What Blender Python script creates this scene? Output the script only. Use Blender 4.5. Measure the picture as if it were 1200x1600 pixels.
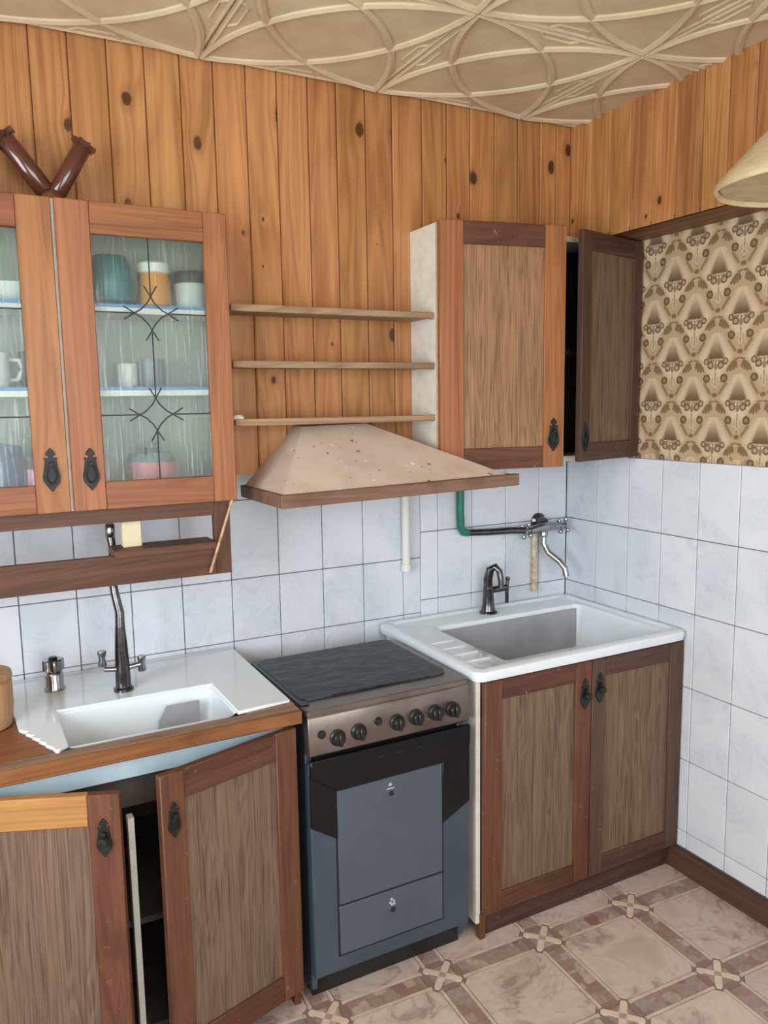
import bpy, bmesh, math, random
from mathutils import Vector, Matrix
random.seed(7)
PI = math.pi
for o in list(bpy.data.objects): bpy.data.objects.remove(o, do_unlink=True)
scn = bpy.context.scene
COL = scn.collection

# ------------------------------------------------------------------ camera
def cam_basis(yaw, pitch, roll):
    f = Vector((math.sin(yaw)*math.cos(pitch), math.cos(yaw)*math.cos(pitch), -math.sin(pitch)))
    r = Vector((math.cos(yaw), -math.sin(yaw), 0)); u = r.cross(f)
    c, s = math.cos(roll), math.sin(roll)
    return c*r+s*u, -s*r+c*u, f
cd = bpy.data.cameras.new('camera'); cam = bpy.data.objects.new('camera', cd); COL.objects.link(cam)
r_, u_, f_ = cam_basis(*[math.radians(a) for a in (27.785, 7.747, -0.9)])
m = Matrix((r_, u_, -f_)).transposed().to_4x4(); m.translation = (-2.127, -2.465, 1.645)
cam.matrix_world = m
cd.sensor_fit = 'VERTICAL'; cd.sensor_height = 36; cd.lens = 1244.1/1600*36; cd.clip_start = .02
scn.camera = cam
# ------------------------------------------------------------------ world, daylight, exposure
w = bpy.data.worlds.new('world'); scn.world = w; w.use_nodes = True
bg = w.node_tree.nodes['Background']; bg.inputs[0].default_value = (.72, .84, 1, 1); bg.inputs[1].default_value = 1.2
def area(name, loc, rot, sx, sy, power, col):
    l = bpy.data.lights.new(name, 'AREA'); l.shape = 'RECTANGLE'; l.size = sx; l.size_y = sy; l.energy = power; l.color = col
    o = bpy.data.objects.new(name, l); COL.objects.link(o); o.location = loc; o.rotation_euler = rot; return o
# daylight entering at the left window, and fill light added behind the camera
area('daylight_window_left', (-3.46, -2.0, 1.62), (0, math.radians(-82), 0), 1.35, 1.7, 78, (.90, .96, 1))
area('fill_light_front', (-1.75, -3.86, 1.62), (math.radians(82), 0, 0), 1.8, 1.35, 50, (.93, .97, 1))
scn.view_settings.view_transform = 'Standard'; scn.view_settings.look = 'None'
scn.view_settings.gamma = 1; scn.view_settings.use_curve_mapping = False
scn.view_settings.exposure = 0.15

# ------------------------------------------------------------------ material helpers
def lin(r, g, b):
    f = lambda c: (c/255/12.92) if c/255 <= .04045 else ((c/255+.055)/1.055)**2.4
    return (f(r), f(g), f(b), 1)
class NT:
    def __init__(s, name):
        s.m = bpy.data.materials.new(name); s.m.use_nodes = True; s.t = s.m.node_tree
        s.b = s.t.nodes['Principled BSDF']; s.out = s.t.nodes['Material Output']
    def n(s, typ, **kw):
        x = s.t.nodes.new(typ)
        for k, v in kw.items(): setattr(x, k, v)
        return x
    def l(s, a, b): s.t.links.new(a, b)
    def put(s, sock, v):
        if isinstance(v, E): v = v.s
        if isinstance(v, bpy.types.NodeSocket): s.l(v, sock)
        else: sock.default_value = v
    def math(s, op, *a):
        x = s.n('ShaderNodeMath', operation=op)
        for i, v in enumerate(a): s.put(x.inputs[i], v)
        return E(s, x.outputs[0])
    def mix(s, fac, a, b, mode='MIX'):
        x = s.n('ShaderNodeMix', data_type='RGBA', blend_type=mode)
        s.put(x.inputs[0], fac); s.put(x.inputs[6], a); s.put(x.inputs[7], b); return x.outputs[2]
    def noise(s, vec, scale, detail=4, rough=.55, dist=0):
        x = s.n('ShaderNodeTexNoise'); s.put(x.inputs['Vector'], vec)
        x.inputs['Scale'].default_value = scale; x.inputs['Detail'].default_value = detail
        x.inputs['Roughness'].default_value = rough; x.inputs['Distortion'].default_value = dist; return x.outputs['Fac']
    def ramp(s, fac, stops):
        x = s.n('ShaderNodeValToRGB'); s.put(x.inputs[0], fac); e = x.color_ramp.elements
        while len(e) < len(stops): e.new(.5)
        for i, (p, c) in enumerate(stops): e[i].position = p; e[i].color = c if len(c) == 4 else (*c, 1)
        return x.outputs[0]
    def mapv(s, vec, sc=(1, 1, 1), loc=(0, 0, 0)):
        x = s.n('ShaderNodeMapping'); s.put(x.inputs[0], vec); x.inputs['Scale'].default_value = sc
        s.put(x.inputs['Location'], loc); return x.outputs[0]
    def objco(s): return s.n('ShaderNodeTexCoord').outputs['Object']
    def pos(s): return s.n('ShaderNodeNewGeometry').outputs['Position']
    def rnd(s): return E(s, s.n('ShaderNodeObjectInfo').outputs['Random'])
    def sep(s, v):
        x = s.n('ShaderNodeSeparateXYZ'); s.put(x.inputs[0], v); return [E(s, q) for q in x.outputs]
    def comb(s, a, b, c):
        x = s.n('ShaderNodeCombineXYZ')
        for i, v in enumerate((a, b, c)): s.put(x.inputs[i], v)
        return x.outputs[0]
    def bump(s, h, strength=.3, dist=.002):
        x = s.n('ShaderNodeBump'); s.put(x.inputs['Height'], h); x.inputs['Strength'].default_value = strength
        x.inputs['Distance'].default_value = dist; s.l(x.outputs[0], s.b.inputs['Normal'])
    def set(s, **kw):
        nm = {'col': 'Base Color', 'rough': 'Roughness', 'metal': 'Metallic', 'spec': 'Specular IOR Level', 'coat': 'Coat Weight',
              'trans': 'Transmission Weight', 'alpha': 'Alpha', 'ior': 'IOR'}
        for k, v in kw.items(): s.put(s.b.inputs[nm[k]], v)
        return s.m
class E:
    def __init__(s, nt, sock): s.nt = nt; s.s = sock
    def __add__(s, o): return s.nt.math('ADD', s, o)
    __radd__ = __add__
    def __sub__(s, o): return s.nt.math('SUBTRACT', s, o)
    def __rsub__(s, o): return s.nt.math('SUBTRACT', o, s)
    def __mul__(s, o): return s.nt.math('MULTIPLY', s, o)
    __rmul__ = __mul__
    def __truediv__(s, o): return s.nt.math('DIVIDE', s, o)
    def abs(s): return s.nt.math('ABSOLUTE', s)
    def fract(s): return s.nt.math('FRACT', s)
    def max(s, o): return s.nt.math('MAXIMUM', s, o)
    def min(s, o): return s.nt.math('MINIMUM', s, o)
    def sqrt(s): return s.nt.math('SQRT', s)
    def step(s, lo, hi):       # 0 at lo, 1 at hi (may be reversed)
        x = s.nt.n('ShaderNodeMapRange', interpolation_type='SMOOTHSTEP')
        s.nt.put(x.inputs['Value'], s)
        a, b, p, q = (lo, hi, 0, 1) if lo < hi else (hi, lo, 1, 0)
        for i, v in zip(('From Min', 'From Max', 'To Min', 'To Max'), (a, b, p, q)): x.inputs[i].default_value = v
        return E(s.nt, x.outputs['Result'])

def wood(name, light, dark, axis='z', knots=0, world=False, rough=.5, fine=.35, wear=0, scale=1, var=.25, coat=0, streak=0):
    """varnished wood, grain along one axis of the piece; each piece shifted by its own random number"""
    t = NT(name); r = t.rnd()
    v = t.pos() if world else t.objco()
    x, y, z = t.sep(v)
    if axis == 'z': a, b, c = x+y*.9, y-x*.3, z
    elif axis == 'x': a, b, c = z+y*.9, y, x
    else: a, b, c = x+z*.9, z, y
    a = a + r*7.3; c2 = c + r*13.1
    kd = None
    if knots:
        vor = t.n('ShaderNodeTexVoronoi', voronoi_dimensions='2D', feature='F1')
        t.put(vor.inputs['Vector'], t.comb(a, c2*.62, 0)); vor.inputs['Scale'].default_value = knots; vor.inputs['Randomness'].default_value = 1
        rr, gg, bb = t.sep(vor.outputs['Color'])
        size = rr.step(.38, 1.0)*.115*knots/7+.0001
        kd = E(t, vor.outputs['Distance'])/size     # 1 at the rim of the knot
        kd = kd + t.math('SUBTRACT', t.noise(t.comb(a, b, c2), 60, 2), .5)*.6
        a = a + kd.step(5, .5)*.012
    g1 = t.noise(t.comb(a*26*scale, b*10, c2*1.1*scale), 1, 5, .6, .9)
    g2 = t.noise(t.comb(a*170*scale, b*90, c2*3.5*scale), 1, 3, .6)
    band = (E(t, t.noise(t.comb(a*9*scale, b*4, c2*.55*scale), 1, 2, .5, 1.5))*9).fract()
    band = (band-.5).abs()*2
    f = E(t, g1)*.62 + band*.20 + E(t, g2)*fine + (-.06 if fine < .5 else -.28)
    col = t.ramp(f, [(.25, dark), (.5, tuple((p*.6+q*.4) for p, q in zip(light, dark))), (.72, light)])
    hs = t.n('ShaderNodeHueSaturation'); t.put(hs.inputs['Color'], col)
    t.put(hs.inputs['Value'], r*var + (1-var*.5)); t.put(hs.inputs['Hue'], (r*37.7).fract()*.010+.495)
    col = hs.outputs[0]
    if kd is not None:
        kc = tuple(q*.28 for q in dark[:3])+(1,)
        col = t.mix(kd.step(2.6, .9)*.45, col, dark)
        col = t.mix(kd.step(1.15, .75), col, kc)
    if knots and world:      # reddish heartwood patches
        col = t.mix(E(t, t.noise(t.comb(a*6, b, c2*2.2), 1, 3, .6)).step(.52, .74)*.45, col, tuple(q*.8 for q in dark[:3])+(1,))
    if streak:
        st_ = E(t, t.noise(t.comb(a*330, b*90, c2*5), 1, 2, .5)).step(.60, .72)*E(t, t.noise(t.comb(a*22, b, c2*1.5), 1, 2)).step(.4, .65)
        col = t.mix(st_*streak, col, tuple(min(1, q*1.45) for q in light[:3])+(1,))
    if wear:
        n = E(t, t.noise(t.pos(), 38, 5, .7)); n2 = E(t, t.noise(t.pos(), 170, 3, .6))
        col = t.mix((n.step(.60, .74)*n2.step(.45, .62))*wear, col, lin(196, 176, 150))
        col = t.mix(E(t, t.noise(t.pos(), 6, 4, .6)).step(.5, .75)*wear*.6, col, tuple(q*.45 for q in dark[:3])+(1,))
    t.bump(f, .25, .001)
    return t.set(col=col, rough=rough, coat=coat, spec=.35)

def plain(name, col, rough=.5, metal=0, nscale=0, namt=.0, col2=None, spec=.5, bump=0, coat=0):
    t = NT(name); c = col
    if nscale:
        n = E(t, t.noise(t.pos(), nscale, 5, .6)).step(.35, .7)
        c = t.mix(n*namt, col, col2 or tuple(q*.5 for q in col[:3])+(1,))
        if bump: t.bump(t.noise(t.pos(), nscale*3, 4), bump, .002)
    return t.set(col=c, rough=rough, metal=metal, spec=spec, coat=coat)

M = {}
M['plank'] = wood('pine_plank', lin(200, 146, 94), lin(150, 98, 56), 'z', knots=6.2, world=True, rough=.42, var=.26, fine=.22, scale=.8)
M['soffit'] = wood('pine_soffit', lin(132, 90, 60), lin(92, 58, 36), 'y', world=True, rough=.5)
M['pine_z'] = wood('varnished_pine_upright', lin(170, 114, 74), lin(128, 80, 48), 'z', knots=3.0, rough=.42, var=.08, fine=.25)
M['pine_x'] = wood('varnished_pine_rail', lin(156, 100, 64), lin(116, 70, 42), 'x', rough=.42, var=.08, fine=.25)
M['redpine_z'] = wood('red_pine_upright', lin(114, 72, 52), lin(76, 46, 34), 'z', rough=.48, wear=.45, var=.15)
M['redpine_x'] = wood('red_pine_rail', lin(104, 65, 48), lin(70, 42, 32), 'x', rough=.48, wear=.45, var=.15)
M['darkpine_z'] = wood('dark_pine_upright', lin(94, 69, 55), lin(60, 43, 35), 'z', rough=.5, wear=.45, var=.15)
M['darkpine_x'] = wood('dark_pine_rail', lin(88, 63, 51), lin(57, 40, 33), 'x', rough=.5, wear=.45, var=.15)
M['yellow_x'] = wood('yellow_pine_rail', lin(190, 142, 82), lin(150, 102, 54), 'x', rough=.5, wear=.2)
M['worktop_wood'] = wood('worktop_pine', lin(156, 100, 60), lin(108, 64, 36), 'x', rough=.5, wear=.5)
M['worktop_top'] = wood('worktop_top_worn', lin(156, 124, 100), lin(112, 82, 62), 'x', rough=.55, wear=.6)
M['oak'] = wood('oak_veneer', lin(164, 128, 92), lin(88, 62, 42), 'z', rough=.55, scale=2.0, fine=.85, var=.08, streak=.5)
M['oak_dark'] = wood('oak_veneer_dark', lin(126, 101, 82), lin(68, 51, 42), 'z', rough=.55, scale=2.0, fine=.85, var=.08, wear=.12, streak=.4)
M['shelf_edge'] = wood('weathered_shelf', lin(172, 146, 114), lin(112, 86, 62), 'x', rough=.6, wear=.3)
M['brown_x'] = wood('brown_rail', lin(104, 66, 50), lin(70, 42, 32), 'x', rough=.45, var=.12)
M['brown_z'] = wood('brown_post', lin(104, 68, 52), lin(72, 44, 34), 'z', rough=.45, var=.12)
M['base'] = wood('baseboard_wood', lin(90, 64, 50), lin(60, 41, 32), 'y', world=True, rough=.45)
M['white_paint'] = plain('white_paint', lin(226, 224, 214), .5, nscale=24, namt=.35, col2=lin(196, 180, 150))
M['white_board'] = plain('white_board', lin(232, 230, 224), .45, nscale=30, namt=.2, col2=lin(200, 192, 176))
M['chip_paint'] = plain('raw_timber', lin(196, 170, 128), .6, nscale=40, namt=.5, col2=lin(150, 112, 74))
M['enamel'] = plain('white_enamel', lin(230, 237, 242), .16, nscale=9, namt=.2, col2=lin(206, 212, 214), coat=.4)
M['enamel_grey'] = plain('mottled_grey_enamel', lin(164, 164, 168), .2, nscale=7, namt=.5, col2=lin(132, 130, 136), coat=.3)
M['enamel_blue'] = plain('pale_blue_enamel', lin(186, 208, 220), .3, nscale=14, namt=.3, col2=lin(150, 172, 184))
M['chrome'] = plain('chrome', (.42, .42, .44, 1), .16, 1, nscale=50, namt=.5, col2=(.2, .2, .2, 1))
M['chrome_dark'] = plain('tarnished_chrome', (.10, .095, .10, 1), .2, 1, nscale=60, namt=.4, col2=(.26, .25, .26, 1))
M['steel'] = plain('brushed_steel', lin(138, 128, 124), .36, .8, nscale=10, namt=.5, col2=lin(104, 92, 88))
M['black_iron'] = plain('black_iron', lin(22, 24, 23), .5, .2, nscale=90, namt=.5, col2=lin(46, 50, 47))
M['black_gloss'] = plain('black_enamel', lin(16, 19, 23), .2, spec=.35)
M['black_plastic'] = plain('black_plastic', lin(30, 31, 33), .3)
M['oven_grey'] = plain('oven_grey_glass', lin(80, 88, 98), .25, nscale=4, namt=.4, col2=lin(66, 72, 82))
M['oven_side'] = plain('oven_side_paint', lin(66, 78, 88), .3, nscale=5, namt=.5, col2=lin(48, 58, 68))
M['gap'] = plain('dark_gap', lin(20, 20, 22), .7)
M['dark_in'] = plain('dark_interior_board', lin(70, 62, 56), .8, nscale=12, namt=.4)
M['pale_print'] = plain('pale_print', lin(176, 182, 188), .4)
M['pvc'] = plain('white_plastic_pipe', lin(228, 226, 220), .35)
M['cream_pipe'] = plain('cream_painted_pipe', lin(214, 200, 176), .4, nscale=40, namt=.6, col2=lin(150, 110, 70))
M['green'] = plain('green_hose', lin(26, 122, 98), .35, nscale=40, namt=.5, col2=lin(14, 84, 68))
M['ceramic_brown'] = plain('brown_glaze', lin(84, 44, 34), .16, coat=.6)
M['grout'] = plain('grout', lin(112, 112, 114), .8, nscale=14, namt=.6, col2=lin(76, 70, 66))
M['plaster'] = plain('plaster', lin(222, 216, 204), .8, nscale=4, namt=.15)
M['lead'] = plain('lead_came', lin(44, 48, 48), .4, .4)
M['tan'] = wood('tan_wood', lin(186, 148, 112), lin(146, 108, 76), 'z', rough=.55)
M['cloth_beige'] = plain('cream_card', lin(216, 204, 172), .7, nscale=20, namt=.2)
M['blue_edge'] = plain('blue_liner', lin(70, 140, 200), .5)
M['stick'] = plain('stick_wood', lin(196, 168, 130), .6, nscale=60, namt=.6, col2=lin(120, 70, 40))

M['inner_grey'] = plain('grey_green_lining', lin(172, 172, 162), .6, nscale=5, namt=.4, col2=lin(146, 148, 140))

def mat_tile():
    t = NT('marbled_wall_tile'); r = t.rnd(); x, y, z = t.sep(t.pos())
    v = t.comb(x+r*5, y+r*3, z+r*9)
    n = E(t, t.noise(v, 5, 4, .55, .6)); n2 = E(t, t.noise(v, 9, 3, .55, 1.2))
    col = t.mix(n.step(.40, .70)*.6, lin(222, 226, 232), lin(204, 210, 220))
    col = t.mix((n2-.5).abs().step(.035, 0)*n.step(.4, .6)*.28, col, lin(188, 193, 204))
    hs = t.n('ShaderNodeHueSaturation'); t.put(hs.inputs['Color'], col); t.put(hs.inputs['Value'], r*.06+.96)
    return t.set(col=hs.outputs[0], rough=.22, spec=.45)
M['tile'] = mat_tile()

def mat_ceiling():
    t = NT('yellowed_foam_tile'); n = E(t, t.noise(t.pos(), 5, 5, .6)); n2 = E(t, t.noise(t.pos(), 60, 4, .7))
    col = t.mix(n.step(.35, .7)*.6, lin(212, 194, 164), lin(188, 166, 134))
    col = t.mix(n2.step(.62, .75)*.25, col, lin(150, 126, 96)); t.bump(n2, .25, .001)
    return t.set(col=col, rough=.7, spec=.25)
M['ceiling'] = mat_ceiling()

def mat_slab():
    t = NT('marble_print_slab'); r = t.rnd(); x, y, z = t.sep(t.pos()); v = t.comb(x+r*7, y+r*3, r*4)
    n = E(t, t.noise(v, 7, 4, .55, .8)); n2 = E(t, t.noise(v, 5, 4, .6, 1.0))
    col = t.ramp(n, [(.3, lin(188, 160, 146)), (.5, lin(204, 184, 172)), (.7, lin(172, 146, 134))])
    col = t.mix((n2-.5).abs().step(.045, 0)*n.step(.42,.6)*.55, col, lin(134, 108, 98))
    hs = t.n('ShaderNodeHueSaturation'); t.put(hs.inputs['Color'], col); t.put(hs.inputs['Value'], r*.12+.92)
    return t.set(col=hs.outputs[0], rough=.38, spec=.4)
M['slab'] = mat_slab()
def mat_mosaic():
    t = NT('mosaic_print_band'); vor = t.n('ShaderNodeTexVoronoi', distance='CHEBYCHEV', feature='F1'); t.put(vor.inputs['Vector'], t.mapv(t.pos(), (1, 1, .01)))
    vor.inputs['Scale'].default_value = 26; rr, gg, bb = t.sep(vor.outputs['Color'])
    col = t.ramp(rr, [(0, lin(152, 120, 106)), (.35, lin(166, 140, 128)), (.55, lin(146, 134, 128)), (.75, lin(190, 168, 152)), (1, lin(140, 104, 94))])
    n = E(t, t.noise(t.pos(), 60, 4)); col = t.mix(n.step(.4, .7)*.3, col, lin(110, 88, 80))
    return t.set(col=col, rough=.42, spec=.4)
M['mosaic'] = mat_mosaic()
M['strip'] = plain('pale_print_strip', lin(208, 188, 172), .4, nscale=18, namt=.5, col2=lin(166, 138, 124))
M['cross'] = plain('pale_print_cross', lin(220, 194, 176), .4, nscale=16, namt=.3, col2=lin(190, 160, 146))
M['floorgap'] = plain('print_joint', lin(138, 114, 104), .6)

def mat_wallpaper():
    t = NT('damask_wallpaper'); x, y, z = t.sep(t.pos()); PH, PV = .175, .263
    n = E(t, t.noise(t.pos(), 190, 3, .6)); y = y + (n-.5)*.008; z = z + (E(t, t.noise(t.pos(), 150, 3, .6))-.5)*.008
    dark = None; halo = None; shade = None
    for k in (0, 1):
        u = ((((y+.691)/PH + .5 + .5*k).fract()-.5)*PH).abs()
        v = ((((z-2.02)/PV + .65 + .5*k).fract()-.65)*PV)          # runs -.171 .. +.092 about the flower head
        def disc(cu, cv, ru, rv): return ((u-cu)*(u-cu)/(ru*ru) + (v-cv)*(v-cv)/(rv*rv)).sqrt()
        def seg(u0, v0, u1, v1, w):
            du, dv = u1-u0, v1-v0; L = du*du+dv*dv
            h = (((u-u0)*du + (v-v0)*dv)/L).max(0).min(1)
            return ((u-u0-h*du)*(u-u0-h*du) + (v-v0-h*dv)*(v-v0-h*dv)).sqrt()/w
        parts = []
        def ring(cu, cv, r): d = disc(cu, cv, r, r); parts.append(((d-.85).abs()).step(.42, .12)); parts.append(d.step(1, .7)*.45)
        ring(.036, .004, .0095); ring(.0195, -.008, .011)
        parts.append(disc(0, -.012, .008, .014).step(1.1, .6)*.75)
        parts.append(seg(.009, .006, .030, .006, .003).step(1.2, .5)*.8)
        parts.append(disc(0, .004, .004, .004).step(1.1, .5))
        d = disc(.033, -.049, .0125, .0125); parts.append((d-.8).abs().step(.4, .15)); parts.append(d.step(.95, .6)*.62)
        parts.append(seg(.040, -.066, .018, -.096, .0058).step(1.2, .5)*.62)
        parts.append(disc(0, -.101, .013, .009).step(1.1, .5)*.8)
        parts.append(seg(0, -.03, 0, -.07, .0025).step(1.3, .4)*.7)
        parts.append(seg(.008, -.045, .010, -.062, .0022).step(1.3, .4)*.5)
        parts.append(disc(.0, -.084, .004, .004).step(1.2, .5)*.5)
        parts.append(seg(.004, -.121, .017, -.124, .0035).step(1.2, .5)*.75)
        for (a, b, c, d_) in ((.014, -.132, .011, -.146), (.021, -.132, .020, -.152), (.028, -.136, .030, -.156), (.034, -.143, .041, -.155)):
            parts.append(seg(a, b, c, d_, .0052).step(1.25, .5)*.8)
        p = parts[0]
        for q in parts[1:]: p = p.max(q)
        # tapering fan above the flower head, dark below and fading to its tip
        wd = ((.098-v)/.084).max(0)*.042
        fan = (u/wd.max(.001)).step(1.05, .55)*v.step(.009, .014)*(v.step(.100, .010)*.95+.05)
        aura = disc(0, .026, .050, .060).step(1.0, .35)*.22*v.step(-.004, .01)
        fan = fan.max(aura)
        fan = fan*(E(t, t.noise(t.comb(u*1, v, 0), 320, 2))*.5+.75)
        hl = ((u/.066).abs() + ((v-.018)/.10).abs()).step(1.15, .75)
        dark = p.max(fan) if dark is None else dark.max(p).max(fan)
        halo = hl if halo is None else halo.max(hl)
    base = t.mix(halo, lin(184, 158, 126), lin(212, 190, 160))
    base = t.mix(E(t, t.noise(t.pos(), 3, 4)).step(.4, .7)*.3, base, lin(200, 172, 138))
    col = t.mix(dark*.92, base, lin(96, 70, 42))
    edge = z.step(1.53, 1.44)*E(t, t.noise(t.pos(), 40, 4)).step(.52, .66)
    col = t.mix(edge*.6, col, lin(110, 88, 56))
    return t.set(col=col, rough=.75, spec=.2)
M['wallpaper'] = mat_wallpaper()

def mat_slate():
    t = NT('black_textured_cooktop_mat'); v = t.mapv(t.pos(), (1.0, 3.2, 1)); n = E(t, t.noise(v, 13, 6, .7, 1.2)); n2 = E(t, t.noise(v, 70, 4, .7))
    col = t.mix(n.step(.42, .66), lin(14, 18, 22), lin(62, 74, 84)); col = t.mix(n2.step(.6, .75)*.3, col, lin(96, 108, 116))
    t.bump(n, .6, .004); return t.set(col=col, rough=.42)
M['slate'] = mat_slate()
def mat_hood():
    t = NT('chipped_beige_hood_paint'); n = E(t, t.noise(t.pos(), 60, 4, .6)); n2 = E(t, t.noise(t.pos(), 9, 5, .6)); n3 = E(t, t.noise(t.pos(), 42, 2, .5))
    col = t.mix(n2.step(.4, .7)*.5, lin(214, 194, 178), lin(186, 163, 146))
    col = t.mix(n3.step(.70, .72)*.85, col, lin(70, 54, 44)); col = t.mix(n3.step(.295, .28)*.9, col, lin(238, 232, 220))
    return t.set(col=col, rough=.45)
M['hood'] = mat_hood()
M['hood_lip'] = wood('hood_trim', lin(140, 106, 88), lin(98, 68, 54), 'x', rough=.5, wear=.8)

def mat_glass():
    t = NT('ribbed_cabinet_glass'); x, y, z = t.sep(t.objco())
    n = E(t, t.noise(t.comb(x*150, 0, z*7), 1, 4, .65)); n1 = E(t, t.noise(t.comb(x*260, 0, z*18), 1, 2, .6))
    bmp = t.n('ShaderNodeBump'); t.put(bmp.inputs['Height'], n+n1*.5); bmp.inputs['Strength'].default_value = .6; bmp.inputs['Distance'].default_value = .002
    tr = t.n('ShaderNodeBsdfTransparent'); tr.inputs[0].default_value = (.88, .92, .90, 1)
    rf = t.n('ShaderNodeBsdfRefraction'); rf.inputs['Color'].default_value = (.9, .94, .92, 1); rf.inputs['Roughness'].default_value = .26; rf.inputs['IOR'].default_value = 1.12
    t.l(bmp.outputs[0], rf.inputs['Normal'])
    gl = t.n('ShaderNodeBsdfGlossy'); gl.inputs['Roughness'].default_value = .25; t.l(bmp.outputs[0], gl.inputs['Normal'])
    tl = t.n('ShaderNodeBsdfTranslucent'); tl.inputs[0].default_value = (.8, .9, .9, 1)
    df = t.n('ShaderNodeBsdfDiffuse'); df.inputs[0].default_value = (.62, .70, .69, 1)
    def mx(f, a, b):
        q = t.n('ShaderNodeMixShader'); t.put(q.inputs[0], f); t.l(a.outputs[0], q.inputs[1]); t.l(b.outputs[0], q.inputs[2]); return q
    a = mx(.8, tr, rf); b = mx(.5, tl, df); c = mx(n1.step(.5, .75)*n.step(.42, .7)*.30+.02, a, b)
    d = mx(n.step(.5, .75)*.08+.03, c, gl)
    t.l(d.outputs[0], t.out.inputs[0]); return t.m
M['glass'] = mat_glass()
def mat_pane():
    t = NT('window_pane'); tr = t.n('ShaderNodeBsdfTransparent'); gl = t.n('ShaderNodeBsdfGlossy'); gl.inputs['Roughness'].default_value = .02
    q = t.n('ShaderNodeMixShader'); q.inputs[0].default_value = .06; t.l(tr.outputs[0], q.inputs[1]); t.l(gl.outputs[0], q.inputs[2]); t.l(q.outputs[0], t.out.inputs[0]); return t.m
M['pane'] = mat_pane()
def mat_shade():
    t = NT('cream_lamp_shade'); n = E(t, t.noise(t.mapv(t.objco(), (1, 1, 2.5)), 16, 4, .6)); col = t.mix(n.step(.4, .65)*.5, lin(238, 222, 180), lin(206, 184, 140))
    tl = t.n('ShaderNodeBsdfTranslucent'); t.put(tl.inputs[0], col); q = t.n('ShaderNodeMixShader'); q.inputs[0].default_value = .35
    t.l(t.b.outputs[0], q.inputs[1]); t.l(tl.outputs[0], q.inputs[2]); t.l(q.outputs[0], t.out.inputs[0]); t.bump(n, .4, .004)
    return t.set(col=col, rough=.6)
M['shade'] = mat_shade()

# ------------------------------------------------------------------ mesh helpers
class MB:
    def __init__(s): s.bm = bmesh.new()
    def box(s, x0, x1, y0, y1, z0, z1, bev=0, seg=1):
        t = bmesh.new(); bmesh.ops.create_cube(t, size=1)
        for v in t.verts: v.co = ((x0+x1)/2+v.co.x*(x1-x0), (y0+y1)/2+v.co.y*(y1-y0), (z0+z1)/2+v.co.z*(z1-z0))
        if bev: bmesh.ops.bevel(t, geom=t.edges[:], offset=bev, segments=seg, affect='EDGES', profile=.6)
        return s.join(t)
    def join(s, t, mat=None):
        if mat is not None: bmesh.ops.transform(t, matrix=mat, verts=t.verts)
        me = bpy.data.meshes.new('tmp'); t.to_mesh(me); t.free(); s.bm.from_mesh(me); bpy.data.meshes.remove(me); return s
    def poly(s, verts, faces):
        vs = [s.bm.verts.new(v) for v in verts]
        for f in faces:
            try: s.bm.faces.new([vs[i] for i in f])
            except ValueError: pass
        return s
    def prism(s, pts, a, b, axis='y', bev=0):
        """polygon extruded along an axis; pts are the other two coordinates in order"""
        t = bmesh.new()
        def P(p, q): return {'y': (p[0], q, p[1]), 'x': (q, p[0], p[1]), 'z': (p[0], p[1], q)}[axis]
        A = [t.verts.new(P(p, a)) for p in pts]; B = [t.verts.new(P(p, b)) for p in pts]; n = len(pts)
        t.faces.new(A); t.faces.new(B[::-1])
        for i in range(n): t.faces.new((A[i], B[i], B[(i+1) % n], A[(i+1) % n]))
        bmesh.ops.recalc_face_normals(t, faces=t.faces)
        if bev: bmesh.ops.bevel(t, geom=t.edges[:], offset=bev, segments=1, affect='EDGES')
        return s.join(t)
    def tube(s, pts, r, n=10, flat=1.0, caps=True, up=None):
        pts = [Vector(p) for p in pts]; rs = r if isinstance(r, (list, tuple)) else [r]*len(pts)
        rings = []; nrm = None
        for i, p in enumerate(pts):
            d = (pts[min(i+1, len(pts)-1)]-pts[max(i-1, 0)]).normalized()
            if nrm is None:
                q = Vector(up) if up else (Vector((0, 0, 1)) if abs(d.z) < .9 else Vector((1, 0, 0))); nrm = (q-d*q.dot(d)).normalized()
            else: nrm = (nrm-d*nrm.dot(d)).normalized()
            b = d.cross(nrm)
            rings.append([s.bm.verts.new(p+(nrm*math.cos(2*PI*k/n)*flat+b*math.sin(2*PI*k/n))*rs[i]) for k in range(n)])
        for A, B in zip(rings, rings[1:]):
            for k in range(n): s.bm.faces.new((A[k], A[(k+1) % n], B[(k+1) % n], B[k]))
        if caps: s.bm.faces.new(rings[0][::-1]); s.bm.faces.new(rings[-1])
        return s
    def lathe(s, prof, n=24, mat=None, close=True):
        """prof: list of (radius, height) turned about z"""
        t = bmesh.new(); rings = []
        for (r, z) in prof:
            rings.append([t.verts.new((max(r, 1e-5)*math.cos(2*PI*k/n), max(r, 1e-5)*math.sin(2*PI*k/n), z)) for k in range(n)])
        for A, B in zip(rings, rings[1:]):
            for k in range(n): t.faces.new((A[k], A[(k+1) % n], B[(k+1) % n], B[k]))
        if close: t.faces.new(rings[0][::-1]); t.faces.new(rings[-1])
        return s.join(t, mat)
    def mesh(s, name, mat, smooth=True):
        bmesh.ops.recalc_face_normals(s.bm, faces=s.bm.faces)
        me = bpy.data.meshes.new(name); s.bm.to_mesh(me); s.bm.free()
        me.materials.append(M[mat])
        if smooth:
            for p in me.polygons: p.use_smooth = True
            me.set_sharp_from_angle(angle=math.radians(38))
        return me
    def build(s, name, mat, parent=None, loc=(0, 0, 0), rot=(0, 0, 0), smooth=True):
        return link(name, s.mesh(name, mat, smooth), parent, loc, rot)
def link(name, me, parent=None, loc=(0, 0, 0), rot=(0, 0, 0)):
    o = bpy.data.objects.new(name, me); COL.objects.link(o); o.parent = parent; o.location = loc; o.rotation_euler = rot; return o
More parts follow.
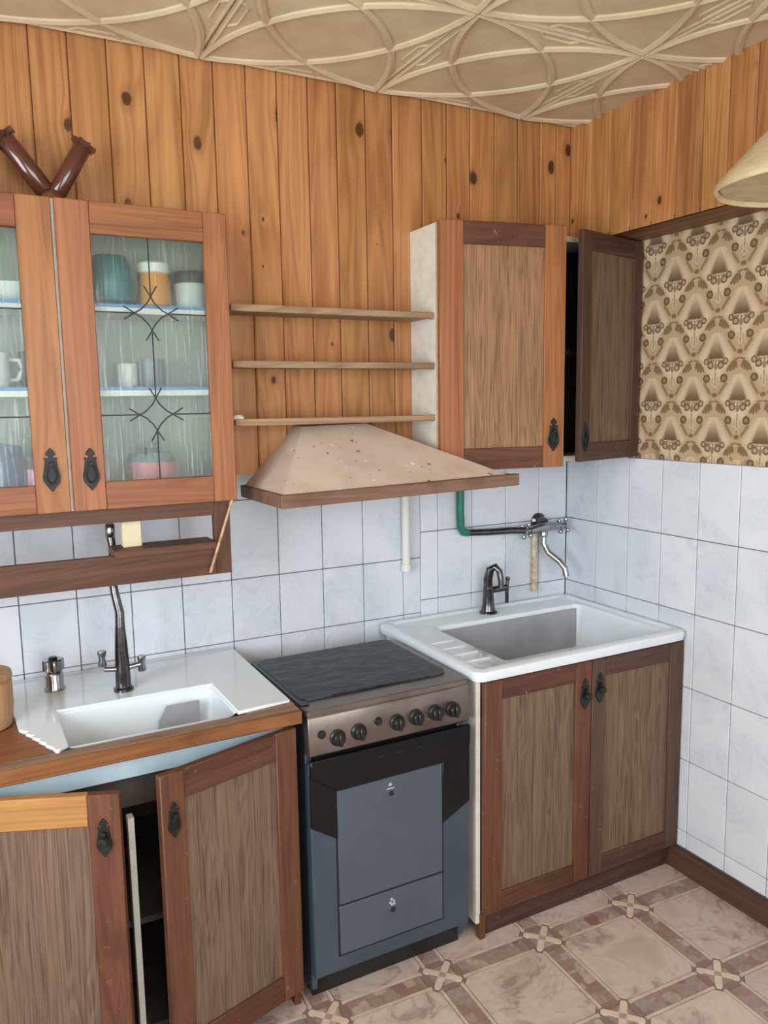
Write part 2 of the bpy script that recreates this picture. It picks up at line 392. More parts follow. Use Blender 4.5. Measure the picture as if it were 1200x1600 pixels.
def tag(o, label=None, cat=None, group=None, kind=None):
    for k, v in (('label', label), ('category', cat), ('group', group), ('kind', kind)):
        if v: o[k] = v
    return o
def thing(name, label, cat, loc=(0, 0, 0), rot=(0, 0, 0), group=None):
    return tag(link(name, None, None, loc, rot), label, cat, group)
def B(x0, x1, y0, y1, z0, z1, bev=0): return MB().box(x0, x1, y0, y1, z0, z1, bev)
def Rx(a): return Matrix.Rotation(a, 4, 'X')
def Ry(a): return Matrix.Rotation(a, 4, 'Y')
def T(x, y, z): return Matrix.Translation((x, y, z))

# ================================================================== SETTING
H = 2.583          # ceiling
YW = -.194         # face of the timber cladding on the back wall (the tiles below are at y = 0)
XB = -.17          # face of the boxed-in beam on the right
ZB = 2.187         # underside of the beam
TT = 1.439         # top of the tiling
XL, YF = -3.3, -3.75
floor = tag(B(XL-.15, .15, YF-.15, .15, -.12, -.002).build('floor', 'floorgap'), 'marble print floor with octagonal slabs and pale crosses', kind='structure')
ceil = tag(B(XL-.15, .15, YF-.15, .15, H+.012, H+.12).build('ceiling', 'ceiling'), 'yellowed embossed foam tile ceiling', kind='structure')
wb = MB().box(XL-.15, .15, .006, .15, -.1, H+.05); wb.box(XL-.15, .004, YW+.014, .05, TT+.012, H+.05)
wall_back = tag(wb.build('wall_back', 'grout'), 'back wall, pine boards above marbled white tiles', kind='structure')
wall_right = tag(B(.006, .15, YF-.15, .006, -.1, H+.05).build('wall_right', 'grout'), 'right wall with white tiles and damask wallpaper', kind='structure')
# left wall and front wall, both out of view; the front opening is added for fill light
wl = MB()
for a in ((YF, .15, -.1, .92), (YF, .15, 2.3, H+.05), (YF, -2.88, .92, 2.3), (-1.12, .15, .92, 2.3)): wl.box(XL-.15, XL, a[0], a[1], a[2], a[3])
tag(wl.build('wall_left', 'plaster'), 'plain plaster wall with a window', kind='structure')
wf = MB()
for a in ((XL-.15, .15, -.1, .92), (XL-.15, .15, 2.3, H+.05), (XL-.15, -2.68, .92, 2.3), (-.82, .15, .92, 2.3)): wf.box(a[0], a[1], YF-.15, YF, a[2], a[3])
tag(wf.build('wall_front', 'plaster'), 'plain plaster wall behind the room, opening added for fill light', kind='structure')
def window(name, W, loc, rot):
    o = MB(); h = 1.38
    for a in ((0, .06, 0, h), (W-.06, W, 0, h), (.06, W-.06, 0, .06), (.06, W-.06, h-.06, h), (W/2-.04, W/2+.04, .06, h-.06)): o.box(a[0], a[1], -.03, .03, a[2], a[3], .004)
    f = tag(o.build(name, 'white_paint', None, loc, rot), 'white framed window with two panes, out of view', kind='structure')
    for a, b in ((.06, W/2-.04), (W/2+.04, W-.06)): B(a, b, -.003, .003, .06, h-.06).build('pane', 'pane', f)
window('window_1', 1.76, (XL-.08, -2.88, .92), (0, 0, PI/2))
window('fill_window', 1.86, (-2.68, YF-.08, .92), (0, 0, 0))  # unseen window added behind the camera to carry the frontal fill

# ---- floor: octagonal slabs, bands and crosses
FP = .355; FR = math.radians(-2.2); fo = (-.304, -.697); cs = FP/2
def fpt(i, j): 
    x, y = i*FP, j*FP; return (fo[0]+x*math.cos(FR)-y*math.sin(FR), fo[1]+x*math.sin(FR)+y*math.cos(FR))
hs_, ch = .137, .020
octo = [(-hs_+ch, -hs_), (hs_-ch, -hs_), (hs_, -hs_+ch), (hs_, hs_-ch), (hs_-ch, hs_), (-hs_+ch, hs_), (-hs_, hs_-ch), (-hs_, -hs_+ch)]
me_slab = MB().prism(octo, -.004, .0015, 'z').mesh('slab', 'slab', False)
bw = cs-hs_            # half width of the band
me_band = MB().prism([(-.115, -bw+.014), (.115, -bw+.014), (.115, bw-.014), (-.115, bw-.014)], -.004, .0008, 'z').mesh('mosaic_band', 'mosaic', False)
st = MB()
for s_ in (-1, 1): st.prism([(-.125, s_*(bw-.0125)), (.125, s_*(bw-.0125)), (.125, s_*(bw-.003)), (-.125, s_*(bw-.003))], -.004, .0012, 'z')
me_strip = st.mesh('pale_strip', 'strip', False)
me_node = MB().prism([(.05*math.cos(a), .05*math.sin(a)) for a in [PI/4+k*PI/2 for k in range(4)]], -.004, .0010, 'z').mesh('mosaic_node', 'mosaic', False)
cr = MB()
for a in (PI/4, -PI/4):
    c_, s_ = math.cos(a), math.sin(a)
    cr.prism([(c_*p-s_*q, s_*p+c_*q) for p, q in ((-.058, -.006), (-.05, -.010), (.05, -.010), (.058, -.006), (.058, .006), (.05, .010), (-.05, .010), (-.058, .006))], -.003, .0018, 'z')
me_cross = cr.mesh('cross', 'cross', False)
for i in range(-9, 3):
    for j in range(-9, 4):
        def ok(x, y, m_=.0): return XL-.05 < x < .06 and YF-.05 < y < -.2
        x, y = fpt(i, j)
        if ok(x, y):
            link('mosaic_node', me_node, floor, (x, y, 0), (0, 0, FR)); link('cross', me_cross, floor, (x, y, 0), (0, 0, FR))
        x, y = fpt(i+.5, j+.5)
        if ok(x, y): link('slab', me_slab, floor, (x, y, 0), (0, 0, FR))
        for (di, dj, rz) in ((.5, 0, 0), (0, .5, PI/2)):
            x, y = fpt(i+di, j+dj)
            if ok(x, y): link('mosaic_band', me_band, floor, (x, y, 0), (0, 0, FR+rz)); link('pale_strip', me_strip, floor, (x, y, 0), (0, 0, FR+rz))

# ---- ceiling: embossed foam tiles
CP = .54
ct = MB(); ct.box(-CP/2+.001, CP/2-.001, -CP/2+.001, CP/2-.001, 0, .014, .002)
def arc(p, q, bulge, n=18):
    p, q = Vector(p), Vector(q); mid = (p+q)/2; d = (q-p); nn = Vector((-d.y, d.x)).normalized(); L = d.length/2
    R_ = (L*L+bulge*bulge)/(2*bulge); c = mid - nn*(R_-bulge); a0 = math.atan2(p.y-c.y, p.x-c.x); a1 = math.atan2(q.y-c.y, q.x-c.x)
    while a1-a0 > PI: a1 -= 2*PI
    while a1-a0 < -PI: a1 += 2*PI
    return [(c.x+abs(R_)*math.cos(a0+(a1-a0)*k/n), c.y+abs(R_)*math.sin(a0+(a1-a0)*k/n), 0) for k in range(n+1)]
e = CP/2-.006
for p, q in (((-e, -e), (e, e)), ((e, -e), (-e, e))):
    for bl in (.135, -.135): ct.tube(arc(p, q, bl), .0115, 6, .85, up=(0, 0, 1))
for s_ in (-1, 1):
    for ax in (0, 1):
        f = (lambda a, b: (a, b, 0)) if ax == 0 else (lambda a, b: (b, a, 0))
        ct.tube([f(-e, s_*(e-.004)), f(e, s_*(e-.004))], .005, 6, .9, up=(0, 0, 1))
        ct.tube([f(-.062, s_*(e-.010)), f(-.045, s_*(e-.030)), f(.045, s_*(e-.030)), f(.062, s_*(e-.010))], .004, 6, .9, up=(0, 0, 1))
me_ct = ct.mesh('ceiling_tile', 'ceiling')
for i in range(-5, 1):
    for j in range(-7, 0):
        x, y = -.40+CP*(i+.5), -.205+CP*(j+.5)
        if x > XL-.1 and y > YF-.1: link('ceiling_tile', me_ct, ceil, (x, y, H))

# ---- pine boards
def board(parent, wdt, z0, z1, loc, rot=(0, 0, 0), mat='plank'):
    h = z1-z0; g = .0045
    pr = [(.0008, 0), (.0008, .009), (g, .0135), (wdt-g, .0135), (wdt-.0008, .009), (wdt-.0008, 0)]
    t = MB().prism([(a, -b) for a, b in pr], 0, h, 'z')
    return t.build('plank', mat, parent, (loc[0], loc[1], z0), rot)
PX = [-1.906, -1.815, -1.72, -1.625, -1.531, -1.44, -1.347, -1.255, -1.16, -1.069, -.973, -.881, -.774, -.682, -.592, -.496, -.399, -.305, -.235]
PX = [-1.906-.094*k for k in range(15, 0, -1)] + PX + [XB]
for a, b in zip(PX, PX[1:]): board(wall_back, b-a, TT+.004, H+.012, (a, YW+.0135, 0))
beam = tag(B(XB+.014, .01, YF, YW+.03, ZB+.012, H+.05).build('trim_1', 'soffit'), 'pine clad boxed beam above the wallpaper', kind='structure')
PYs = [YW+.012, -.296, -.386, -.477, -.569, -.663, -.758, -.846, -.936]
while PYs[-1] > YF+.1: PYs.append(PYs[-1]-.093)
for a, b in zip(PYs, PYs[1:]): board(beam, a-b, ZB, H+.012, (XB+.0135, a, 0), (0, 0, -PI/2))
for k in range(3):
    x0 = XB+.001+k*.057
    B(x0+.001, min(x0+.056, .004), YF, YW-.0, ZB, ZB+.013, .002).build('soffit_plank', 'soffit', beam)

# ---- tiles
def tile_mesh(wd, ht): return MB().box(0, wd, 0, .010, 0, ht, .0016).mesh('tile', 'tile', False)
tc = {}
def tile(parent, wd, ht, loc, rot=(0, 0, 0)):
    k = (round(wd, 4), round(ht, 4))
    if k not in tc: tc[k] = tile_mesh(*k)
    link('tile', tc[k], parent, loc, rot)
G = .0028
rows = [(.085, .146), (.146, .405), (.405, .666), (.666, .927), (.927, 1.182), (1.182, TT)]
cols = [0, -.171, -.336, -.492, -.649, -.806]
while cols[-1] > YF: cols.append(cols[-1]-.157)
for z0, z1 in rows:
    for a, b in zip(cols, cols[1:]): tile(wall_right, a-b-G, z1-z0-G, (0, a-G/2, z0+G/2), (0, 0, -PI/2))
cr_ = [0, -.138, -.299, -.455, -.605, -.680]
for z0, z1 in ((.66, .927), (.927, 1.180), (1.180, TT)):
    for a, b in zip(cr_, cr_[1:]): tile(wall_back, a-b-G, z1-z0-G, (b+G/2, 0, z0+G/2))
cl = [-.680, -.753, -.913, -1.067, -1.225, -1.389, -1.549, -1.705, -1.861, -2.018, -2.175, -2.332, -2.489, -2.646]
for z0, z1 in ((.62, .881), (.881, 1.087), (1.087, 1.345), (1.345, TT)):
    for a, b in zip(cl, cl[1:]): tile(wall_back, a-b-G, z1-z0-G, (b+G/2, 0, z0+G/2))
B(.0045, .02, YF, .0, TT, ZB+.02).build('wallpaper', 'wallpaper', wall_right)
bb = MB().prism([(-.000, 0), (-.018, 0), (-.018, .060), (-.010, .078), (-.0, .080)], YF, -.592, 'y')
tag(bb.build('baseboard_right', 'base'), 'brown wooden baseboard below the tiles', kind='structure')

# ================================================================== CABINET PIECES
def handle(parent, x, z, y=-.0, drop=True, h=.105, glass_knob=False, rz=0):
    """black iron plate with a pointed, notched outline and a drop pull"""
    o = MB(); k = h/.105
    half = [(0, .053), (.008, .044), (.012, .036), (.005, .033), (.005, .028), (.016, .029), (.013, .022), (.016, .0), (.020, -.016), (.019, -.028), (.010, -.042), (0, -.055)]
    pts = [(a*k, b*k) for a, b in half] + [(-a*k, b*k) for a, b in half[-2:0:-1]]
    o.prism([(x+a, z+b) for a, b in pts], y-.004, y+.0005, 'y', .0008)
    o.lathe([(.0, -.012), (.006, -.011), (.007, -.004), (.005, .0)], 10, T(x, y-.002, z+.012*k) @ Rx(-PI/2))
    if drop:
        ring = [(x+.012*k*math.sin(2*PI*q/16), y-.008-.003*math.cos(2*PI*q/16), z-.012*k-.022*k*-math.cos(2*PI*q/16)) for q in range(17)]
        o.tube(ring, .0022*k, 6, caps=False)
    else:
        o.lathe([(.0, -.022), (.010, -.020), (.012, -.012), (.006, -.006), (.006, 0)], 12, T(x, y-.002, z-.004) @ Rx(-PI/2))
    return tag(o.build('handle', 'black_iron', parent), 'black iron plate handle')

def door(parent, loc, rz, hinge, wd, ht, t=.02, sl=.072, sr=.072, rt=.068, rb=.068, mats=('pine_z', 'pine_x', 'oak'), hx=None, hz=None, glass=False, drop=True, hh=.105, rail_top=None):
    """framed door; local x runs 0..wd from the left edge when hinge == 'L', -wd..0 when 'R'; front face at y = -t"""
    x0 = 0 if hinge == 'L' else -wd; x1 = x0+wd
    if glass: d = B(x0+sl-.006, x1-sr+.006, -.011, -.007, rb-.006, ht-rt+.006).build('door', 'glass', parent, loc, (0, 0, rz))
    else: d = B(x0+sl-.008, x1-sr+.008, -t*.6, -.003, rb-.008, ht-rt+.008).build('door', mats[2], parent, loc, (0, 0, rz))
    B(x0, x0+sl, -t, 0, 0, ht, .0022).build('stile', mats[0], d); B(x1-sr, x1, -t, 0, 0, ht, .0022).build('stile', mats[0], d)
    B(x0+sl, x1-sr, -t+.001, 0, 0, rb, .0018).build('rail', mats[1], d); B(x0+sl, x1-sr, -t+.001, 0, ht-rt, ht, .0018).build('rail', rail_top or mats[1], d)
    if hx is not None: handle(d, hx, hz, -t, drop, hh)
    return d

# ================================================================== WALL CABINET WITH GLASS DOORS (left)
CF = -.345         # body front
def body(c, x0, x1, y0, y1, z0, z1, mat='white_board', matin='white_board', t=.016, side='pine_z'):
    B(x0, x0+t, y0, y1, z0, z1, .001).build('side_panel', side, c); B(x1-t, x1, y0, y1, z0, z1, .001).build('side_panel', side, c)
    B(x0+t, x1-t, y0, y1, z0, z0+t).build('bottom_panel', mat, c); B(x0+t, x1-t, y0, y1, z1-t, z1).build('top_panel', mat, c)
    B(x0+t, x1-t, y1-.006, y1, z0+t, z1-t).build('back_panel', matin, c)
wc = thing('glass_wall_cabinet', 'pine wall cabinet with two ribbed glass doors and leaded ornaments', 'cabinet', (-1.475, YW, 1.39))
cx0, cx1 = -.84, 0
body(wc, cx0, cx1, CF-YW, 0, .0, .752, side='inner_grey', matin='inner_grey', mat='inner_grey')
for z in (.285, .492):
    sh = B(cx0+.016, cx1-.016, CF-YW+.012, -.006, z, z+.014).build('shelf', 'white_board', wc)
    B(cx0+.016, cx1-.016, CF-YW+.012, -.01, z+.0142, z+.0225).build('shelf_liner', 'blue_edge', sh)
MB().box(-.424, -.416, CF-YW-.004, CF-YW+.014, .0, .752).build('centre_post', 'white_paint', wc)
def cames(d, x0, x1, z0, z1, xc):
    o = MB(); y = -.0135; r = .0017
    H1, H2 = (z1-z0)*.695+z0, (z1-z0)*.275+z0
    a = .031
    o.tube([(xc, y, z1), (xc, y, H1+a+.016)], r, 6); o.tube([(xc, y, H1-a-.016), (xc, y, H2+a+.016)], r, 6); o.tube([(xc, y, H2-a-.016), (xc, y, z0)], r, 6)
    for h in (H1, H2):
        o.tube([(x0, y, h), (xc-a-.016, y, h)], r, 6); o.tube([(xc+a+.016, y, h), (x1, y, h)], r, 6)
        for k in range(4):
            q0 = k*PI/2; q1 = q0+PI/2
            def at(rad, lat, ang): return (xc+rad*math.cos(ang)-lat*math.sin(ang), y, h+rad*math.sin(ang)+lat*math.cos(ang))
            # concave arc from one tip to the next, its ends crossing into splayed whiskers
            pts = [at(.068, -.016, q0), at(.050, -.005, q0), at(.038, .002, q0), at(.026, .009, q0)]
            pts += [at(.026, -.009, q1), at(.038, -.002, q1), at(.050, .005, q1), at(.068, .016, q1)]
            o.tube(pts, r*1.05, 6)
    o.build('came', 'lead', d)
# right door (slightly narrower right stile), then the left one
d = door(wc, (-.416, CF-YW, .0), 0, 'L', .418, .752, sl=.078, sr=.062, rt=.076, rb=.07, glass=True, hx=.044, hz=.105)
cames(d, .078, .356, .07, .676, .215)
d = door(wc, (-.424, CF-YW, .0), 0, 'R', .418, .752, sl=.062, sr=.078, rt=.076, rb=.07, glass=True, hx=-.040, hz=.108)
cames(d, -.356, -.078, .07, .676, -.215)

# ---- things behind the glass
IZ1, IZ2, IZ0 = 1.39+.492+.0226, 1.39+.285+.0226, 1.39+.0162
for nm, c in (('teal', lin(40, 108, 112)), ('amber', lin(226, 150, 70)), ('steelpot', lin(190, 192, 188)), ('crock', lin(236, 234, 228)), ('pinkg', lin(196, 120, 128)), ('pink', lin(232, 160, 196)), ('blueg', lin(90, 110, 140)), ('blackg', lin(46, 48, 50)), ('smoke', lin(120, 130, 134))): M[nm] = plain(nm+'_glaze', c, .3)
def pot(name, prof, mat, loc, label, cat, extra=None, group=None):
    o = MB().lathe(prof, 24).build(name, mat, None, loc); tag(o, label, cat, group)
    return o
def cup_profile(r, h, t=.004): return [(r*.8, 0), (r, h*.15), (r, h), (r-t, h), (r-t, h*.2), (r*.7, t), (.0, t)]
pot('teal_jug', [(.03, 0), (.055, .012), (.066, .05), (.062, .085), (.045, .115), (.04, .125), (.036, .125), (.04, .1), (.05, .05), (.03, .006), (0, .006)], 'teal', (-1.755, -.27, IZ1), 'round teal jug on the upper shelf behind the glass', 'jug')
j = pot('spice_jar', [(.036, 0), (.042, .006), (.042, .075), (.036, .085), (.036, .09)], 'amber', (-1.645, -.265, IZ1), 'amber filled jar with pale lid on the upper shelf', 'jar')
MB().lathe([(.039, .088), (.042, .09), (.042, .112), (.038, .116)], 24).build('lid', 'crock', j)
j = pot('storage_tin', [(.044, 0), (.046, .004), (.046, .07), (.046, .074)], 'steelpot', (-1.546, -.265, IZ1), 'silver tin with a black band on the upper shelf', 'tin')
MB().lathe([(.0475, .066), (.0475, .092), (.045, .098), (.0, .1)], 24).build('band', 'blackg', j)
pot('white_cup', cup_profile(.026, .062), 'crock', (-1.728, -.26, IZ2), 'small white cup on the lower shelf', 'cup')
pot('tumbler', cup_profile(.034, .075), 'smoke', (-1.66, -.25, IZ2), 'smoky tumbler beside the small white cup', 'tumbler')
b = pot('serving_bowl', [(.04, 0), (.05, .005), (.066, .06), (.068, .095), (.064, .095), (.06, .06), (.03, .01), (0, .01)], 'pinkg', (-1.675, -.265, IZ0), 'dull pink bowl on the cabinet floor', 'bowl')
MB().lathe([(.068, .0955), (.055, .118), (.014, .132), (.012, .144), (0, .148)], 24).build('lid', 'smoke', b)
pot('white_bowl', [(.03, 0), (.05, .02), (.06, .045), (.056, .045), (.045, .02), (.02, .006), (0, .006)], 'crock', (-1.99, -.26, IZ1), 'white bowl on the upper shelf behind the left glass door', 'bowl')
mg = pot('white_mug', cup_profile(.038, .085), 'crock', (-2.045, -.262, IZ2), 'white mug with a looped handle', 'mug')
MB().tube([(.036, -.0, .07), (.06, -.004, .068), (.066, -.004, .045), (.055, -.002, .022), (.036, 0, .018)], .005, 8).build('handle', 'crock', mg)
pot('dark_glass', cup_profile(.036, .09), 'blackg', (-1.952, -.25, IZ2), 'dark drinking glass beside the looped mug', 'glass')
b = pot('blue_canister', [(.05, 0), (.056, .006), (.056, .14), (.05, .15), (0, .156)], 'blueg', (-2.05, -.26, IZ0), 'dull blue canister on the cabinet floor', 'canister')
pot('pink_beaker', [(.03, 0), (.036, .004), (.034, .09), (.031, .09), (.032, .008), (0, .008)], 'pink', (-1.955, -.285, IZ0), 'small pink beaker beside the blue canister', 'beaker')

# ---- ornament on the cabinet top
oz = 2.1422
om = thing('star_ornament', 'glossy brown zigzag ornament with star ends on the glass cabinet', 'ornament', (-1.882, -.285, oz))
def star_tube(a, b, r):
    a, b = Vector(a), Vector(b); dd = (b-a)
    o = MB().tube([a, a+dd*.04, a+dd*.5, b-dd*.03, b], [r*.8, r, r*1.05, r, r*.85], 16); q = o.build('arm', 'ceramic_brown', om)
    o = MB(); t = bmesh.new(); n = 7
    pts = [((r*1.5 if k % 2 == 0 else r*.9)*math.cos(PI*k/n), (r*1.5 if k % 2 == 0 else r*.9)*math.sin(PI*k/n)) for k in range(2*n)]
    rot = dd.to_track_quat('Z', 'Y').to_matrix().to_4x4()
    s2 = MB().prism(pts, -.008, .006, 'z', .0015); me = bpy.data.meshes.new('t'); s2.bm.to_mesh(me); s2.bm.free(); t.from_mesh(me)
    o.join(t, T(*(b)) @ rot); o.build('star_cap', 'ceramic_brown', q)
star_tube((.008, 0, .026), (.078, -.005, .148), .0215); star_tube((-.014, .012, .03), (-.105, .012, .150), .024)
star_tube((-.165, .006, .03), (-.128, .004, .135), .022)

# ---- rack hanging under the glass cabinet
rk = thing('under_cabinet_rack', 'brown wooden rack hanging under the glass cabinet', 'rack', (-1.475, -.335, 1.39))
B(-.84, -.055, -.0, .018, -.040, -.001, .001).build('rail', 'brown_x', rk); B(-.055, -.012, -.0, .018, -.205, -.001, .001).build('stile', 'brown_z', rk)
B(-.84, -.055, -.0, .018, -.205, -.127, .001).build('rail', 'brown_x', rk); B(-.84, -.80, 0, .018, -.127, -.04, .001).build('stile', 'brown_z', rk)
B(-.325, -.055, -.012, .085, -.132, -.112, .001).build('shelf', 'brown_x', rk)
B(-.03, -.012, .018, .12, -.17, -.001, .001).build('bracket', 'brown_z', rk)
tag(B(-1.772, -1.722, -.315, -.282, 1.2785, 1.35, .003).build('card_box', 'cloth_beige'), 'small cream box standing on the hanging rack shelf', 'box')
tag(MB().tube([(-1.484, -.362, 1.40), (-1.51, -.36, 1.325), (-1.553, -.352, 1.195)], [.0032, .0036, .0042], 8).build('thin_stick', 'stick'), 'thin pale stick hanging from the glass cabinet corner', 'stick')

# ================================================================== OPEN SHELVES and right wall cabinet
SX0, SX1 = -1.462, -.822
for i, (z, lb) in enumerate(((1.903, 'topmost weathered thin shelf between the wall cabinets'), (1.752, 'middle weathered thin shelf between the wall cabinets'), (1.594, 'lowest weathered shelf, resting over the cooker hood'))):
    sh = thing('open_shelf', lb, 'shelf', (SX0, YW, z), group='thin shelves above the hood')
    B(0, SX1-SX0, -.135, 0, 0, .012, .001).build('board', 'shelf_edge', sh)
    B(0, SX1-SX0, -.147, -.135, -.004, .015, .002).build('front_edge', 'shelf_edge', sh)
tag(MB().lathe([(0, 0), (.012, .001), (.014, .008), (.009, .014), (0, .016)], 9, Matrix.Diagonal((1.2, .8, 1, 1))).build('plaster_crumb', 'white_board', None, (-1.448, -.325, 1.606)), 'white crumb of plaster on the lowest shelf', 'crumb')

rc = thing('oak_wall_cabinet', 'wall cabinet with two oak panelled doors standing ajar', 'cabinet', (-.822, YW, 1.44))
RF = -.155
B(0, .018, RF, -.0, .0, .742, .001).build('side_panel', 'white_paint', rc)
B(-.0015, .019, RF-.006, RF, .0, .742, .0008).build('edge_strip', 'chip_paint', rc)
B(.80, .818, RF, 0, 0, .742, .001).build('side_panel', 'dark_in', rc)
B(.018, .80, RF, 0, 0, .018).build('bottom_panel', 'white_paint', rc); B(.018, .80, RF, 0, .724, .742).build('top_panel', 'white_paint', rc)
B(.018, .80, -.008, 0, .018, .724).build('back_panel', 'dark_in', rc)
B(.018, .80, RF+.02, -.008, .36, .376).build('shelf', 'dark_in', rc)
door(rc, (.0, RF-.008, -.006), math.radians(-11), 'L', .425, .752, mats=('pine_z', 'redpine_x', 'oak'), sl=.078, sr=.074, hx=.386, hz=.105)
door(rc, (.812, RF-.010, .006), math.radians(14), 'R', .352, .735, sl=.05, sr=.05, rt=.06, rb=.06, t=.022, mats=('darkpine_z', 'darkpine_x', 'oak_dark'), hx=-.326, hz=.08, hh=.09)

# ================================================================== COOKER HOOD
hd = thing('cooker_hood', 'chipped beige pyramid cooker hood with wooden trim', 'cooker hood', (-1.025, YW, 1.40), (0, math.radians(-1.2), 0))
L0, L1, D1 = -.372, .352, -.325
t0, t1, td, th = -.205, .005, -.065, .186
hm = MB(); hv = [(L0, 0, .018), (L0, D1, .018), (L1, D1, .018), (L1, 0, .018), (t0, 0, th), (t0, td, th), (t1, td, th), (t1, 0, th)]
hm.poly(hv, [(0, 1, 5, 4), (1, 2, 6, 5), (2, 3, 7, 6), (0, 4, 7, 3), (4, 5, 6, 7), (0, 3, 2, 1)])
hm.build('canopy', 'hood', hd, smooth=False)
B(L0-.012, L1+.03, D1-.014, D1+.004, -.014, .021, .002).build('trim_board', 'hood_lip', hd)
B(L0-.012, L0+.006, D1+.004, 0, -.014, .021, .002).build('trim_board', 'hood_lip', hd)
B(L1-.006, L1+.012, D1+.004, 0, -.014, .021, .002).build('trim_board', 'hood_lip', hd)
tag(MB().tube([(-.753, -.022, 1.42), (-.753, -.022, 1.06)], .0145, 14).tube([(-.753, -.022, 1.075), (-.753, -.022, 1.05)], .0185, 14).build('white_pipe', 'pvc'), 'white plastic pipe on the tiles below the hood', 'pipe')

# ================================================================== STOVE
sv = thing('gas_stove', 'black and steel gas stove with black mat on the hob', 'stove', (-1.387, -.60, 0))
SW, SD = .509, .447
B(.004, .022, .02, SD, .03, .835, .002).build('side_panel', 'oven_side', sv); B(SW-.022, SW-.004, .02, SD, .03, .835, .002).build('side_panel', 'oven_side', sv)
B(.022, SW-.022, .03, SD-.004, .09, .83).build('carcass', 'gap', sv)
B(.012, SW-.012, .035, .055, .0, .088, .002).build('plinth', 'black_plastic', sv)
for x in (.03, SW-.03):
    for y in (.07, SD-.05): MB().lathe([(.016, 0), (.018, .006), (.012, .012), (.012, .09)], 12).build('foot', 'black_plastic', sv, (x, y, 0))
def rrect(x0, x1, y0, y1, r, n=5):
    p = []
    for cx, cy, a in ((x1-r, y1-r, 0), (x0+r, y1-r, 90), (x0+r, y0+r, 180), (x1-r, y0+r, 270)):
        for k in range(n+1): q = math.radians(a+90*k/n); p.append((cx+r*math.cos(q), cy+r*math.sin(q)))
    return p
ht_ = MB(); ht_.prism(rrect(0, SW, -.008, SD, .012), .832, .851, 'z', .003); hob = ht_.build('hob', 'steel', sv)
o = MB(); o.prism(rrect(.012, SW-.03, .058, SD-.002, .03), .8505, .857, 'z', .002); tag(o.build('hob_mat', 'slate', sv), 'black textured mat')
o = MB(); o.prism(rrect(.0, .026, .03, SD-.002, .008), .8505, .8545, 'z'); o.build('hob_edge', 'black_gloss', sv)
# control panel, leaning back slightly
o = MB(); o.prism([(-.004, .722), (-.016, .728), (-.012, .83), (-.004, .836), (.03, .836), (.03, .722)], .003, SW-.003, 'x', .003)
cp = o.build('control_panel', 'steel', sv)
for x, z in ((.083, .767), (.146, .770), (.264, .772), (.326, .774), (.389, .775), (.447, .773)):
    o = MB(); o.lathe([(.0225, 0), (.0225, .006), (.019, .009), (.0175, .020), (.015, .023), (0, .024)], 20, Rx(PI/2)); o.box(-.005, .005, -.031, -.012, -.017, .017, .002)
    o.build('knob', 'black_plastic', cp, (x, -.0145, z), (0, math.radians(random.uniform(-6, 6)), 0))
for x, z in ((.038, .784), (.207, .786)): MB().lathe([(.0115, 0), (.0115, .004), (.009, .009), (0, .010)], 16, Rx(PI/2)).build('button', 'black_plastic', cp, (x, -.0145, z))
# oven door
od = B(.003, SW-.003, -.010, .022, .082, .700, .004).build('oven_door', 'oven_side', sv)
o = MB(); o.prism([(.003, .715), (SW-.003, .715), (SW-.003, .66), (.41, .620), (.078, .616), (.003, .672)], -.020, -.008, 'y', .002); o.build('door_header', 'black_gloss', od)
for x in (.20, .26, .32): B(x, x+.022, -.0212, -.0195, .684, .688).build('vent_slot', 'gap', od)
o = MB(); o.prism([(.002, .676), (.074, .622), (.078, .612), (.078, .478), (.002, .528)], -.016, -.008, 'y', .0015); o.build('side_plate', 'black_gloss', od)
o = MB(); o.prism([(.412, .624), (SW-.003, .664), (SW-.003, .480), (.412, .432)], -.016, -.008, 'y', .0015); o.build('side_plate', 'black_gloss', od)
B(.074, .416, -.0108, -.009, .128, .616).build('panel_gap', 'gap', od)
pa = B(.079, .411, -.0145, -.0095, .283, .617, .0012).build('centre_panel', 'oven_grey', od)
pb = B(.079, .411, -.0145, -.0095, .134, .277, .0012).build('drawer_panel', 'oven_grey', od)
for p_, z in ((pa, .568), (pb, .217)): MB().lathe([(.0075, 0), (.0075, .002), (.005, .0035), (0, .004)], 16, Rx(PI/2)).build('knob', 'gap', p_, (.244, -.0143, z))
o = MB()
for a, l_ in ((-38, .008), (-13, .012), (13, .012), (38, .008)):
    q = math.radians(a); o.tube([(.241+.003*math.sin(q), -.0146, .588+.003*math.cos(q)), (.241+l_*math.sin(q), -.0146, .588+l_*math.cos(q))], .0014, 6)
o.box(.229, .254, -.0150, -.0144, .581, .584); o.build('emblem', 'pale_print', pa)
o = MB()
for x, z in ((.240, .250), (.236, .240), (.247, .243), (.241, .233), (.248, .234)): o.lathe([(.0042, 0), (.004, .0006), (0, .0008)], 8, T(x, -.0144, z) @ Rx(PI/2))
o.build('emblem', 'pale_print', pb)

